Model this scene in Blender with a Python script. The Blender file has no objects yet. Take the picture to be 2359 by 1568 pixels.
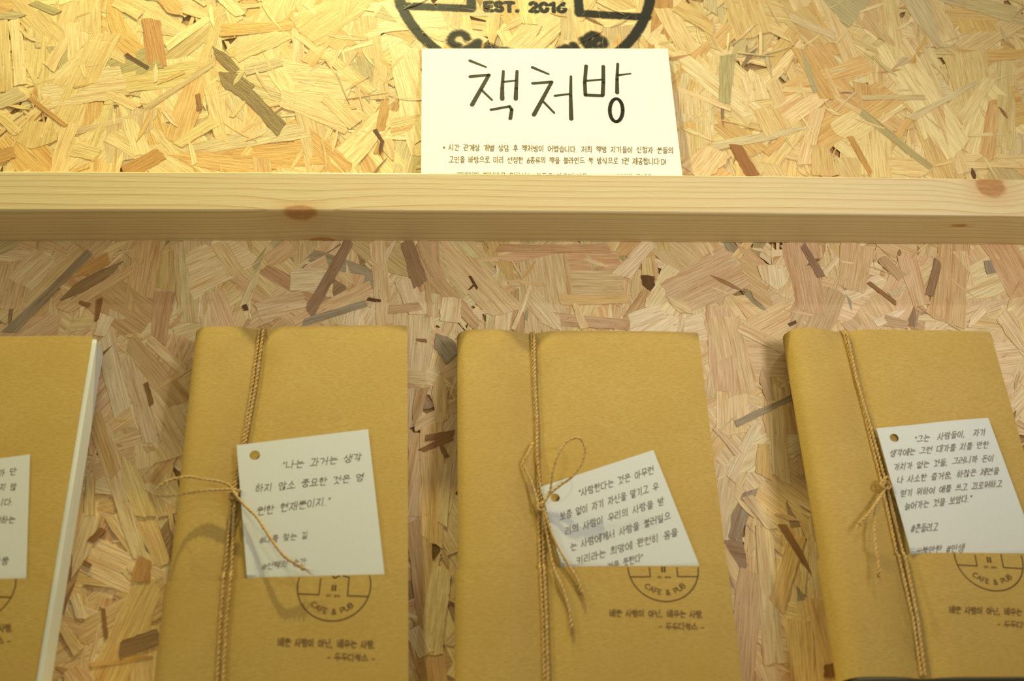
import bpy, math, random
import numpy as np
from mathutils import Vector, Matrix
from mathutils.bvhtree import BVHTree
random.seed(7)
SC = bpy.context.scene
COL = SC.collection
# ------------------------------------------------------------------ camera
W, H, F = 2359.0, 1568.0, 2750.0
ex = Vector((39500, 77, -2750)).normalized()      # world x, z and y seen in camera axes
ez = Vector((-202, 5512, -2750)); ez = (ez - ex * ez.dot(ex)).normalized()
ey = ez.cross(ex)
R = Matrix((ex, ey, ez))                          # camera axes -> world
FWD = R @ Vector((0, 0, -1))
DIST = 0.74
CAM = -FWD * DIST                                 # centre of the frame meets the wall (y=0) at the origin
cd = bpy.data.cameras.new('camera'); cam = bpy.data.objects.new('camera', cd); COL.objects.link(cam)
cam.matrix_world = Matrix.Translation(CAM) @ R.to_4x4()
cd.sensor_width = 23.5; cd.lens = 23.5 * F / W
cd.clip_start = 0.01; cd.clip_end = 50
cd.dof.use_dof = True; cd.dof.focus_distance = 0.775; cd.dof.aperture_fstop = 4.5
SC.camera = cam
# ------------------------------------------------------------------ world, lights, exposure
SC.view_settings.view_transform = 'Standard'
SC.view_settings.look = 'None'
SC.view_settings.gamma = 1.0
SC.view_settings.use_curve_mapping = False
SC.view_settings.exposure = 0.0
wd = bpy.data.worlds.new('room_light'); SC.world = wd; wd.use_nodes = True
wd.node_tree.nodes['Background'].inputs[0].default_value = (1.0, 0.90, 0.54, 1)
wd.node_tree.nodes['Background'].inputs[1].default_value = 0.40
def aim(o, p, q):
    o.location = p
    o.rotation_euler = (Vector(q) - Vector(p)).to_track_quat('-Z', 'Y').to_euler()
def spot(name, p, q, power, col, size, blend, rad):
    l = bpy.data.lights.new(name, 'SPOT'); l.energy = power; l.color = col
    l.spot_size = math.radians(size); l.spot_blend = blend; l.shadow_soft_size = rad
    o = bpy.data.objects.new(name, l); COL.objects.link(o); aim(o, p, q); return o
def area(name, p, q, power, col, sx, sy):
    l = bpy.data.lights.new(name, 'AREA'); l.energy = power; l.color = col
    l.shape = 'RECTANGLE'; l.size = sx; l.size_y = sy
    o = bpy.data.objects.new(name, l); COL.objects.link(o); aim(o, p, q); return o
WARM = (1.0, 0.93, 0.42)
spot('warm_track_spot', (-0.13, -0.185, 0.80), (-0.13, -0.01, 0.16), 37, WARM, 78, 1.0, 0.008)
spot('warm_track_spot', (-0.62, -0.19, 0.70), (0.10, -0.02, 0.02), 14, WARM, 74, 1.0, 0.008)
spot('warm_track_spot', (0.36, -0.20, 0.86), (0.30, -0.03, 0.0), 3, WARM, 80, 1.0, 0.010)
spot('neutral_ceiling_spot', (0.62, -0.85, 1.15), (0.14, 0, 0.02), 12, (1.0, 0.98, 0.98), 46, 1.0, 0.016)
spot('neutral_room_spot', (0.72, -0.95, -0.08), (0.12, 0, 0.09), 25, (1.0, 0.99, 1.02), 37, 1.0, 0.12)
# ------------------------------------------------------------------ helpers
def ray(px, py):
    return (R @ Vector((px - W / 2, H / 2 - py, -F))).normalized()
class Plane:
    def __init__(s, P, U, V):
        s.P = Vector(P); s.U = Vector(U).normalized(); s.V = Vector(V).normalized(); s.N = s.U.cross(s.V)
    def hit(s, px, py, n=0.0):                    # picture point -> (u, v) on the plane lifted by n
        d = ray(px, py); o = s.P + s.N * n
        t = (o - CAM).dot(s.N) / d.dot(s.N)
        q = CAM + d * t - o
        return q.dot(s.U), q.dot(s.V)
    def w(s, u, v, n=0.0):
        return s.P + s.U * u + s.V * v + s.N * n
WALL = Plane((0, 0, 0), (1, 0, 0), (0, 0, 1))     # N = -y, towards the camera
def proj(p):
    q = R.transposed() @ (Vector(p) - CAM)
    return (W / 2 + F * q.x / -q.z, H / 2 - F * q.y / -q.z)
def srgb(r, g, b):
    f = lambda c: ((c / 255 + 0.055) / 1.055) ** 2.4 if c > 10 else c / 255 / 12.92
    return (f(r), f(g), f(b), 1.0)
class MB:
    def __init__(s): s.v = []; s.f = []; s.uv = []; s.c = []
    def add(s, vs, fs, uv=None, c=None):
        k = len(s.v); s.v += vs; s.f += [tuple(i + k for i in f) for f in fs]
        if uv: s.uv += uv
        if c is not None: s.c += [c] * len(vs)
    def build(s, name, mat, parent=None, base=None, smooth=False):
        base = Vector(base) if base is not None else (parent_base(parent) if parent else Vector((0, 0, 0)))
        me = bpy.data.meshes.new(name)
        me.from_pydata([tuple(Vector(p) - base) for p in s.v], [], s.f)
        if s.uv:
            ul = me.uv_layers.new(name='UVMap')
            li = np.empty(len(me.loops), dtype=np.int32); me.loops.foreach_get('vertex_index', li)
            ul.data.foreach_set('uv', np.array(s.uv, dtype=np.float32)[li].ravel())
        if s.c:
            ca = me.color_attributes.new('tint', 'FLOAT_COLOR', 'POINT')
            ca.data.foreach_set('color', np.array(s.c, dtype=np.float32).ravel())
        if smooth: me.shade_smooth()
        me.materials.append(mat)
        o = bpy.data.objects.new(name, me); COL.objects.link(o)
        if parent: o.parent = parent
        else: o.location = base
        return o
def parent_base(p):
    b = Vector((0, 0, 0))
    while p: b += Vector(p.location); p = p.parent
    return b
def tag(o, label=None, cat=None, group=None, kind=None):
    if label: o['label'] = label
    if cat: o['category'] = cat
    if group: o['group'] = group
    if kind: o['kind'] = kind
    return o
def box(mb, x0, x1, y0, y1, z0, z1):
    vs = [(x, y, z) for x in (x0, x1) for y in (y0, y1) for z in (z0, z1)]
    mb.add(vs, [(0, 1, 3, 2), (4, 6, 7, 5), (0, 4, 5, 1), (2, 3, 7, 6), (0, 2, 6, 4), (1, 5, 7, 3)])
# ---- node helpers
def mat(name):
    m = bpy.data.materials.new(name); m.use_nodes = True
    nt = m.node_tree; return m, nt, nt.nodes['Principled BSDF']
def N(nt, typ, **kw):
    n = nt.nodes.new(typ)
    for k, v in kw.items():
        if k.startswith('i_'): n.inputs[k[2:]].default_value = v
        else: setattr(n, k, v)
    return n
def M(nt, op, a, b=None, c=None, clamp=False):
    n = nt.nodes.new('ShaderNodeMath'); n.operation = op; n.use_clamp = clamp
    for i, x in enumerate((a, b, c)):
        if x is None: continue
        if isinstance(x, (int, float)): n.inputs[i].default_value = x
        else: nt.links.new(x, n.inputs[i])
    return n.outputs[0]
def VM(nt, op, a, b=None):
    n = nt.nodes.new('ShaderNodeVectorMath'); n.operation = op
    for i, x in enumerate((a, b)):
        if x is None: continue
        if isinstance(x, (tuple, list)): n.inputs[i].default_value = x
        else: nt.links.new(x, n.inputs[i])
    return n.outputs['Value'] if op in ('LENGTH', 'DISTANCE', 'DOT_PRODUCT') else n.outputs[0]
def MR(nt, x, a, b, c, d):
    n = nt.nodes.new('ShaderNodeMapRange'); nt.links.new(x, n.inputs[0])
    for i, v in enumerate((a, b, c, d)): n.inputs[i + 1].default_value = v
    return n.outputs[0]
def MIX(nt, f, a, b, mode='MIX'):
    n = nt.nodes.new('ShaderNodeMix'); n.data_type = 'RGBA'; n.blend_type = mode
    for i, x in ((0, f), (6, a), (7, b)):
        if isinstance(x, (int, float)): n.inputs[i].default_value = x
        elif isinstance(x, (tuple, list)): n.inputs[i].default_value = x
        else: nt.links.new(x, n.inputs[i])
    return n.outputs[2]
def NOISE(nt, vec, scale, detail=3, rough=0.5, dist=0.0):
    n = nt.nodes.new('ShaderNodeTexNoise'); nt.links.new(vec, n.inputs['Vector'])
    n.inputs['Scale'].default_value = scale; n.inputs['Detail'].default_value = detail
    n.inputs['Roughness'].default_value = rough; n.inputs['Distortion'].default_value = dist
    return n.outputs[0]
def BUMP(nt, h, dist, strength, bsdf):
    n = nt.nodes.new('ShaderNodeBump'); nt.links.new(h, n.inputs['Height'])
    n.inputs['Distance'].default_value = dist; n.inputs['Strength'].default_value = strength
    nt.links.new(n.outputs[0], bsdf.inputs['Normal'])
# ------------------------------------------------------------------ materials
def mat_strand():
    m, nt, b = mat('wood_strand')
    a = N(nt, 'ShaderNodeAttribute', attribute_name='tint')
    uv = N(nt, 'ShaderNodeUVMap', uv_map='UVMap').outputs[0]
    g1 = NOISE(nt, VM(nt, 'MULTIPLY', uv, (45, 1100, 1)), 1, 4, 0.6, 0.3)
    g2 = NOISE(nt, VM(nt, 'MULTIPLY', uv, (14, 220, 1)), 1, 3, 0.5, 0.6)
    g3 = NOISE(nt, VM(nt, 'MULTIPLY', uv, (260, 420, 1)), 1, 2, 0.5)
    c = MIX(nt, 1.0, a.outputs['Color'], MIX(nt, MR(nt, g1, 0.30, 0.62, 0, 1), srgb(212, 196, 172), srgb(255, 253, 248)), 'MULTIPLY')
    c = MIX(nt, MR(nt, g2, 0.52, 0.72, 0, 0.55), c, MIX(nt, 1.0, c, srgb(225, 185, 135), 'MULTIPLY'))
    c = MIX(nt, MR(nt, g3, 0.66, 0.74, 0, 0.35), c, srgb(120, 80, 40))
    nt.links.new(c, b.inputs['Base Color'])
    b.inputs['Roughness'].default_value = 0.5
    b.inputs['Specular IOR Level'].default_value = 0.3
    BUMP(nt, M(nt, 'ADD', g1, M(nt, 'MULTIPLY', g3, 0.6)), 0.00035, 0.7, b)
    return m
def mat_board():
    m, nt, b = mat('board_core')
    tc = N(nt, 'ShaderNodeTexCoord').outputs['Object']
    n = NOISE(nt, VM(nt, 'MULTIPLY', tc, (120, 120, 300)), 1, 4)
    nt.links.new(MIX(nt, n, srgb(120, 85, 45), srgb(190, 155, 100)), b.inputs['Base Color'])
    b.inputs['Roughness'].default_value = 0.8
    return m
def mat_pine(knots, rings=560.0, seed=0.0):
    m, nt, b = mat('pine')
    tc = N(nt, 'ShaderNodeTexCoord').outputs['Object']
    sp = N(nt, 'ShaderNodeSeparateXYZ'); nt.links.new(tc, sp.inputs[0])
    wv = M(nt, 'ADD', sp.outputs[2], M(nt, 'MULTIPLY', sp.outputs[1], 1.25))
    kmask = None; halo = None
    for (kx, ky, kz, sx, sy, sz) in knots:
        q = VM(nt, 'MULTIPLY', VM(nt, 'SUBTRACT', tc, (kx, ky, kz)), (1 / sx, 1 / sy, 1 / sz))
        qn = VM(nt, 'ADD', q, VM(nt, 'MULTIPLY', (lambda n: n)(N_vec(nt, tc, 260)), (0.35, 0.35, 0.35)))
        d = VM(nt, 'LENGTH', qn)
        mk = MR(nt, d, 0.85, 1.15, 1, 0)
        hl = M(nt, 'POWER', 2.718, M(nt, 'MULTIPLY', M(nt, 'MULTIPLY', d, d), -0.16))
        wv = M(nt, 'ADD', wv, M(nt, 'MULTIPLY', hl, sz * 0.9))
        kmask = mk if kmask is None else M(nt, 'MAXIMUM', kmask, mk)
        halo = hl if halo is None else M(nt, 'MAXIMUM', halo, hl)
    wob = NOISE(nt, VM(nt, 'MULTIPLY', tc, (5, 30, 30)), 1, 2)
    wv = M(nt, 'ADD', wv, M(nt, 'MULTIPLY', wob, 0.0065))
    ph = M(nt, 'MULTIPLY', wv, rings)
    # uneven ring spacing
    ph = M(nt, 'ADD', ph, M(nt, 'MULTIPLY', M(nt, 'SINE', M(nt, 'ADD', M(nt, 'MULTIPLY', wv, 190), seed)), 1.1))
    fr = M(nt, 'FRACT', M(nt, 'DIVIDE', ph, 2.9))
    line = M(nt, 'POWER', fr, 5.0)
    line = M(nt, 'MULTIPLY', line, MR(nt, fr, 0.96, 1.0, 1, 0))
    fine = NOISE(nt, VM(nt, 'MULTIPLY', tc, (40, 2200, 2200)), 1, 3)
    c = MIX(nt, M(nt, 'MULTIPLY', line, 0.75), srgb(214, 193, 150), srgb(182, 140, 84))
    c = MIX(nt, MR(nt, fine, 0.35, 0.65, 0, 0.25), c, srgb(190, 160, 108))
    c = MIX(nt, MR(nt, halo, 0.4, 0.95, 0, 0.45), c, srgb(196, 146, 88))
    kn = NOISE(nt, VM(nt, 'MULTIPLY', tc, (200, 500, 500)), 1, 3)
    c = MIX(nt, M(nt, 'MULTIPLY', kmask, 0.8), c, MIX(nt, kn, srgb(140, 84, 38), srgb(188, 134, 78)))
    nt.links.new(c, b.inputs['Base Color'])
    b.inputs['Roughness'].default_value = 0.42
    b.inputs['Specular IOR Level'].default_value = 0.35
    BUMP(nt, M(nt, 'ADD', fine, M(nt, 'MULTIPLY', line, -0.6)), 0.00015, 0.5, b)
    return m
def N_vec(nt, vec, scale):
    n = nt.nodes.new('ShaderNodeTexNoise'); nt.links.new(vec, n.inputs['Vector']); n.inputs['Scale'].default_value = scale
    s = VM(nt, 'SUBTRACT', n.outputs[1], (0.5, 0.5, 0.5)); return s
def mat_kraft(name='kraft_paper', base=(177, 147, 80)):
    m, nt, b = mat(name)
    tc = N(nt, 'ShaderNodeTexCoord').outputs['Object']
    f1 = NOISE(nt, VM(nt, 'MULTIPLY', tc, (350, 350, 1500)), 1, 4)
    f2 = NOISE(nt, tc, 28, 3)
    r, g, bb = base
    c = MIX(nt, MR(nt, f1, 0.3, 0.7, 0, 1), srgb(r - 9, g - 10, bb - 10), srgb(r + 7, g + 7, bb + 8))
    c = MIX(nt, MR(nt, f2, 0.35, 0.7, 0, 0.5), c, srgb(r - 4, g - 8, bb - 12))
    nt.links.new(c, b.inputs['Base Color'])
    b.inputs['Roughness'].default_value = 0.62
    b.inputs['Specular IOR Level'].default_value = 0.25
    BUMP(nt, M(nt, 'ADD', f1, M(nt, 'MULTIPLY', f2, 7.0)), 0.00010, 0.45, b)
    return m
def mat_plain(name, col, rough=0.7, spec=0.2, bump=0.0, scale=1500):
    m, nt, b = mat(name)
    tc = N(nt, 'ShaderNodeTexCoord').outputs['Object']
    n = NOISE(nt, tc, scale, 3)
    r, g, bb = col
    nt.links.new(MIX(nt, MR(nt, n, 0.3, 0.7, 0, 1), srgb(r * .96, g * .96, bb * .96), srgb(*col)), b.inputs['Base Color'])
    b.inputs['Roughness'].default_value = rough; b.inputs['Specular IOR Level'].default_value = spec
    if bump: BUMP(nt, n, bump, 0.5, b)
    return m
def mat_pages():
    m, nt, b = mat('book_pages')
    tc = N(nt, 'ShaderNodeUVMap', uv_map='UVMap').outputs[0]
    n = NOISE(nt, VM(nt, 'MULTIPLY', tc, (6, 5200, 1)), 1, 2)
    nt.links.new(MIX(nt, MR(nt, n, 0.35, 0.65, 0, 1), srgb(205, 206, 204), srgb(238, 238, 236)), b.inputs['Base Color'])
    b.inputs['Roughness'].default_value = 0.8
    return m
def mat_twine():
    m, nt, b = mat('jute_twine')
    tc = N(nt, 'ShaderNodeTexCoord').outputs['Object']
    n = NOISE(nt, tc, 900, 4, 0.6)
    n2 = NOISE(nt, tc, 90, 2)
    c = MIX(nt, MR(nt, n, 0.3, 0.7, 0, 1), srgb(160, 124, 68), srgb(206, 170, 104))
    c = MIX(nt, MR(nt, n2, 0.45, 0.7, 0, 0.5), c, srgb(186, 164, 120))
    nt.links.new(c, b.inputs['Base Color']); b.inputs['Roughness'].default_value = 0.85
    BUMP(nt, n, 0.0004, 0.8, b)
    return m
def mat_paint():
    m, nt, b = mat('stencil_paint')
    a = N(nt, 'ShaderNodeAttribute', attribute_name='tint')
    tc = N(nt, 'ShaderNodeTexCoord').outputs['Object']
    n = NOISE(nt, tc, 420, 4, 0.6)
    v = M(nt, 'MULTIPLY', a.outputs['Fac'], 1.0)
    al = M(nt, 'MULTIPLY', MR(nt, M(nt, 'ADD', v, M(nt, 'MULTIPLY', M(nt, 'SUBTRACT', n, 0.5), 0.55)), 0.16, 0.66, 0, 0.97), 1.0)
    nt.links.new(al, b.inputs['Alpha'])
    b.inputs['Base Color'].default_value = srgb(24, 22, 14)
    b.inputs['Roughness'].default_value = 0.55; b.inputs['Specular IOR Level'].default_value = 0.25
    return m
M_STRAND, M_CORE, M_KRAFT = mat_strand(), mat_board(), mat_kraft()
M_BAND = mat_kraft('kraft_band', (175, 145, 79))
M_PAPER = mat_plain('white_paper', (236, 234, 228), 0.75, 0.15, 0.0001, 1800)
M_CARD = mat_plain('white_card', (202, 202, 204), 0.7, 0.2, 0.00003, 2500)
M_PAGES, M_TWINE, M_PAINT = mat_pages(), mat_twine(), mat_paint()
M_INK_BLACK = mat_plain('black_print', (52, 48, 34), 0.6, 0.2)
M_INK_BROWN = mat_plain('brown_print', (150, 130, 92), 0.7, 0.1)
M_INK_CARD = mat_plain('grey_brown_print', (118, 106, 92), 0.7, 0.1)
M_INK_LIGHT = mat_plain('light_grey_print', (140, 132, 122), 0.7, 0.1)
M_INK_STAMP = mat_plain('dark_brown_print', (92, 68, 46), 0.7, 0.1)
M_INK_BAND = mat_plain('soft_brown_print', (120, 92, 60), 0.7, 0.1)
# ------------------------------------------------------------------ wall of oriented strand board
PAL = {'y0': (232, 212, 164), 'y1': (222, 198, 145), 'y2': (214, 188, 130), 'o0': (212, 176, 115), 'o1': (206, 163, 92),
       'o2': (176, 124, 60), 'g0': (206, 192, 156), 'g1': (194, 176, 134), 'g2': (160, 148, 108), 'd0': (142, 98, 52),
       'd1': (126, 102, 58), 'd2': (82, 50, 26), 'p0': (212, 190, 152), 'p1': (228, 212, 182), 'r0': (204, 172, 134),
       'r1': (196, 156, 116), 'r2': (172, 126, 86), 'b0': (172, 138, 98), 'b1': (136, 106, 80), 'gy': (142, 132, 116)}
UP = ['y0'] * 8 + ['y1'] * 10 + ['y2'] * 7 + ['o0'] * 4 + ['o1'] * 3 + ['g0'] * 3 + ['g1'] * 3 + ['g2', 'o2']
DOWN = ['p0'] * 10 + ['p1'] * 8 + ['r0'] * 6 + ['r1'] * 3 + ['r2'] * 2 + ['b0'] * 2 + ['y1'] * 5 + ['y2'] * 3 + ['o0'] * 2 + ['gy', 'b1', 'o1', 'g1', 'g0']  # pinker strands below the rail; the split also paints in the cooler light
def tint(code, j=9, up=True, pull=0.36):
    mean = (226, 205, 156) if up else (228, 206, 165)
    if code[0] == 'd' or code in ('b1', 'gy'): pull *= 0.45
    r, g, b = [(c + (m_ - c) * pull) * (1.0 if up or code[0] == 'd' else 1.07) for c, m_ in zip(PAL[code], mean)]; k = random.uniform(-j, j)  # strands below the rail are lightened, offsetting the rail's shade in their colour
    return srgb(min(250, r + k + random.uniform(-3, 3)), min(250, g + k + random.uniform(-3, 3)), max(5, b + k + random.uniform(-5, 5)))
def strand(x, z, ang, L, Wd, depth, col, point=0.15, wob=0.08, tilt=1.0, n=5, curve=0.0, th=0.0006):
    """one flake: ragged slab lying in the wall plane, top face at y=-depth"""
    ca, sa = math.cos(ang), math.sin(ang)
    e0, e1 = (random.random() < point), (random.random() < point)
    up, lo = [], []
    phs = random.uniform(0, 6); tpa, tpb = random.uniform(-.7, .7), random.uniform(-.5, .5)
    s0 = random.uniform(-.5, .5) * min(Wd * 0.8, L * .15); s1 = random.uniform(-.5, .5) * min(Wd * 0.8, L * .15)
    for i in range(n + 1):
        t = i / n; xx = (t - 0.5) * L
        k = 1.0
        if e0 and t < 0.35: k = 0.12 + t / 0.35 * 0.88
        if e1 and t > 0.65: k = min(k, 0.12 + (1 - t) / 0.35 * 0.88)
        mid = curve * L * (0.25 - (t - 0.5) ** 2) + math.sin(phs + t * 3) * Wd * wob * 0.5
        a = Wd / 2 * k * (1 + random.uniform(-wob, wob) + tpa * (t - .5)); b = Wd / 2 * k * (1 + random.uniform(-wob, wob) + tpb * (t - .5))
        sh = s0 if i == 0 else (s1 if i == n else random.uniform(-.3, .3) * L / n * .3)
        up.append((xx + sh, mid + a)); lo.append((xx - sh, mid - b))
    ring = up + lo[::-1]
    ta = random.uniform(-1, 1) * 0.010 * tilt * min(1, 0.03 / L); tb = random.uniform(-1, 1) * 0.016 * tilt * min(1, 0.01 / max(Wd, 1e-4))
    jag = lambda p, q, sg: [(p[0] + (q[0] - p[0]) * t + sg * random.uniform(-.05, .09) * min(L * .5, Wd), p[1] + (q[1] - p[1]) * t) for t in ((.3, .55, .8) if Wd > .006 else (.5,))]
    ring = up + jag(up[-1], lo[-1], 1) + lo[::-1] + jag(lo[0], up[0], -1)
    m = len(ring); vs = []; uv = []
    ou, ov = random.uniform(0, 9), random.uniform(0, 9)
    for lev in (0, 1):
        for (a, b) in ring:
            y = -(depth + a * ta + b * tb) + lev * th
            vs.append((x + a * ca - b * sa, y, z + a * sa + b * ca)); uv.append((a + ou, b + ov))
    fs = [tuple(range(m))]
    fs += [(i, i + m, (i + 1) % m + m, (i + 1) % m) for i in range(m)]
    return vs, fs, uv, col
seen = []      # strands told apart in the photograph, read crop by crop: (x1, y1, x2, y2, width, tone)
def crop(ox, oy, s, rows):
    for r in rows:
        seen.append((ox + r[0] / s, oy + r[1] / s, ox + r[2] / s, oy + r[3] / s, r[4] / s, r[5]))
crop(0, 0, 2.6133, [(300, 0, 265, 588, 235, 'y1'), (520, -40, 410, 305, 200, 'y2'), (570, 235, 530, 802, 165, 'o1'), (650, -30, 760, 310, 95, 'o1'),
    (740, 250, 930, 400, 110, 'o1'), (20, 130, 40, 560, 70, 'y1'), (95, 120, 115, 520, 75, 'y0'), (1390, 50, 770, 575, 115, 'g1'), (1330, 110, 1085, 770, 62, 'y2'),
    (1285, 300, 1420, 440, 62, 'd1'), (1330, 440, 1500, 570, 110, 'd1'), (1440, 520, 1690, 790, 80, 'd1'), (900, 130, 960, 400, 110, 'o2'), (760, 335, 895, 420, 22, 'd2'),
    (1245, 450, 1345, 850, 80, 'y1'), (1190, 575, 1205, 670, 30, 'd0'), (1930, -30, 1790, 210, 200, 'o1'), (2140, 0, 1850, 390, 72, 'o0'), (2160, 100, 2230, 600, 210, 'y2'),
    (1330, 190, 1840, 150, 62, 'o1'), (1800, 215, 2235, 565, 62, 'y1'), (1600, 320, 1800, 660, 95, 'y0'), (1055, 985, 1990, 915, 150, 'o1'), (1030, 950, 1600, 1010, 100, 'o0'),
    (760, 1050, 970, 925, 85, 'o2'), (890, 670, 1040, 1060, 160, 'o1'), (780, 630, 850, 940, 110, 'y0'), (60, 800, 280, 1060, 230, 'o1'), (240, 740, 200, 900, 260, 'o0'),
    (440, 750, 345, 1060, 100, 'y1'), (180, 600, 405, 765, 26, 'o2'), (740, 740, 450, 1050, 200, 'y1'), (1290, 395, 870, 665, 32, 'g1'), (1110, 920, 1830, 790, 85, 'g0'),
    (2255, 790, 2305, 860, 20, 'd2'), (2305, 850, 2285, 935, 22, 'd2'), (2360, 680, 2030, 1010, 140, 'y0'), (1410, 360, 1700, 205, 95, 'y1'), (-20, 640, 140, 565, 85, 'g1'),
    (-20, 690, 120, 805, 60, 'y1'), (1070, 880, 1300, 740, 60, 'y1'), (640, 560, 830, 655, 60, 'y1'), (200, 20, 350, 90, 40, 'g2'), (-20, 100, 160, 100, 50, 'g2'), (-20, 40, 80, 60, 90, 'o1'),
    (1330, -20, 1450, 100, 60, 'y0'), (980, -20, 1100, 100, 90, 'o1'), (1480, 430, 1700, 380, 60, 'g1'), (1690, 600, 2100, 760, 110, 'y1'), (1960, 590, 2140, 760, 80, 'y1'), (700, 20, 860, 90, 80, 'y1'), (-20, 960, 90, 920, 70, 'o2'), (440, 900, 590, 940, 90, 'y1')])
crop(1500, 0, 2.6135, [(80, 60, 340, 560, 105, 'y1'), (270, 480, 280, 1010, 82, 'y1'), (540, -10, 620, 225, 215, 'y2'), (860, -40, 1070, 340, 140, 'o1'), (960, 280, 1180, 600, 130, 'o1'), (880, 300, 1060, 600, 75, 'o1'),
    (1030, -30, 1240, 450, 105, 'y1'), (1420, -20, 1470, 370, 120, 'y1'), (1570, 330, 1740, 700, 140, 'y1'), (1660, 700, 1800, 1110, 185, 'y2'), (1720, 640, 1880, 1050, 80, 'y1'), (1640, -20, 1780, 270, 145, 'y1'),
    (1720, -20, 2300, 150, 62, 'g1'), (455, 340, 440, 630, 80, 'g2'), (590, 430, 640, 610, 150, 'y0'), (830, 110, 1100, 225, 42, 'g0'), (175, 545, 475, 665, 30, 'y0'), (320, 895, 980, 765, 52, 'g0'), (680, 930, 800, 835, 42, 'o1'),
    (1000, 660, 920, 1000, 85, 'y1'), (1020, 890, 1035, 1060, 130, 'o0'), (680, 650, 760, 800, 150, 'y2'), (1330, 760, 1360, 1070, 180, 'y1'), (1190, 830, 1320, 1055, 30, 'o2'), (1260, 680, 1680, 1020, 42, 'g2'),
    (510, 880, 600, 1065, 70, 'd0'), (1550, 725, 1950, 500, 36, 'g0'), (2030, 480, 1865, 735, 72, 'y0'), (1880, 345, 2300, 335, 62, 'o1'), (1430, 1010, 1680, 1020, 110, 'y1'), (1925, 1020, 1945, 1090, 20, 'd2'), (2140, 370, 2130, 900, 110, 'y2'),
    (1900, 30, 2180, 90, 90, 'g1'), (2060, 640, 2010, 950, 80, 'o0'), (380, 900, 260, 1060, 170, 'y0'), (900, 310, 990, 560, 30, 'g2'), (150, 50, 380, 180, 80, 'o0'), (1260, 600, 1640, 590, 30, 'g1'), (2090, 655, 2140, 720, 14, 'd0')])
crop(0, 560, 2.621, [(905, -10, 830, 420, 165, 'r1'), (1000, 300, 960, 610, 110, 'r2'), (1150, -10, 1190, 490, 225, 'p0'), (730, 130, 375, 350, 70, 'b1'), (660, 95, 440, 215, 62, 'o2'), (545, 60, 60, 545, 50, 'gy'),
    (480, 40, 20, 470, 130, 'r0'), (790, 160, 390, 420, 60, 'r1'), (2110, -10, 1870, 430, 65, 'b1'), (1600, 150, 1970, 375, 90, 'r2'), (1320, 20, 1440, 200, 95, 'y1'), (1570, 160, 1470, 385, 42, 'p1'), (2285, -10, 2315, 490, 95, 'p0'),
    (2240, 270, 1790, 500, 90, 'r0'), (2210, 370, 1830, 490, 42, 'gy'), (1475, 380, 1490, 410, 28, 'd2'), (600, 345, 590, 475, 30, 'd0'), (485, 362, 545, 385, 24, 'd0'), (640, 560, 750, 1020, 120, 'p1'), (770, 690, 920, 1210, 110, 'p0'),
    (790, 600, 1090, 970, 130, 'b0'), (900, 590, 1120, 780, 60, 'p0'), (885, 850, 915, 985, 30, 'd0'), (580, 1050, 700, 1415, 90, 'o0'), (110, 120, 40, 400, 200, 'r0'), (290, 90, 120, 250, 160, 'p0'), (660, 450, 600, 560, 80, 'p1'), (1760, 20, 1620, 120, 100, 'r0'), (2000, 230, 1760, 250, 150, 'p1'), (1840, 360, 1560, 420, 120, 'p0'), (2220, 345, 2300, 355, 18, 'd2')])
crop(800, 560, 2.621, [(180, -10, 220, 500, 95, 'p0'), (920, 110, 1650, 120, 170, 'r1'), (970, 245, 1660, 260, 170, 'r0'), (910, 30, 1580, 45, 50, 'r2'), (570, -10, 970, 430, 185, 'p0'), (350, -10, 450, 255, 85, 'b1'), (440, -10, 570, 260, 70, 'b0'),
    (530, 230, 790, 510, 75, 'b0'), (738, 208, 786, 282, 13, 'd2'), (770, 252, 735, 290, 10, 'd2'), (1110, 320, 1290, 540, 110, 'p0'), (1105, 265, 1000, 530, 24, 'p1'), (2350, 150, 1930, 340, 260, 'r0'), (1840, 0, 1640, 200, 90, 'p1'),
    (1810, 290, 1670, 520, 60, 'r2'), (1812, 205, 1825, 295, 72, 'd2'), (250, 410, 440, 385, 50, 'b0'), (480, 250, 500, 450, 32, 'b0'), (2240, 390, 2270, 900, 150, 'r0'), (540, 560, 640, 700, 110, 'gy'), (1370, 370, 1430, 520, 42, 'y1'),
    (1260, 460, 1690, 500, 70, 'b0'), (1280, 350, 1700, 340, 60, 'o0'), (360, 230, 420, 440, 120, 'p1'), (640, 340, 620, 480, 120, 'p1'), (1900, 420, 1700, 480, 90, 'p1'), (420, 590, 480, 598, 16, 'd0'), (1930, 340, 2080, 430, 60, 'y1'), (460, 880, 400, 1100, 60, 'b0'), (560, 800, 570, 1080, 90, 'y2'), (470, 1180, 640, 1160, 40, 'd0'), (560, 1210, 600, 1300, 30, 'd0')])
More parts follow.
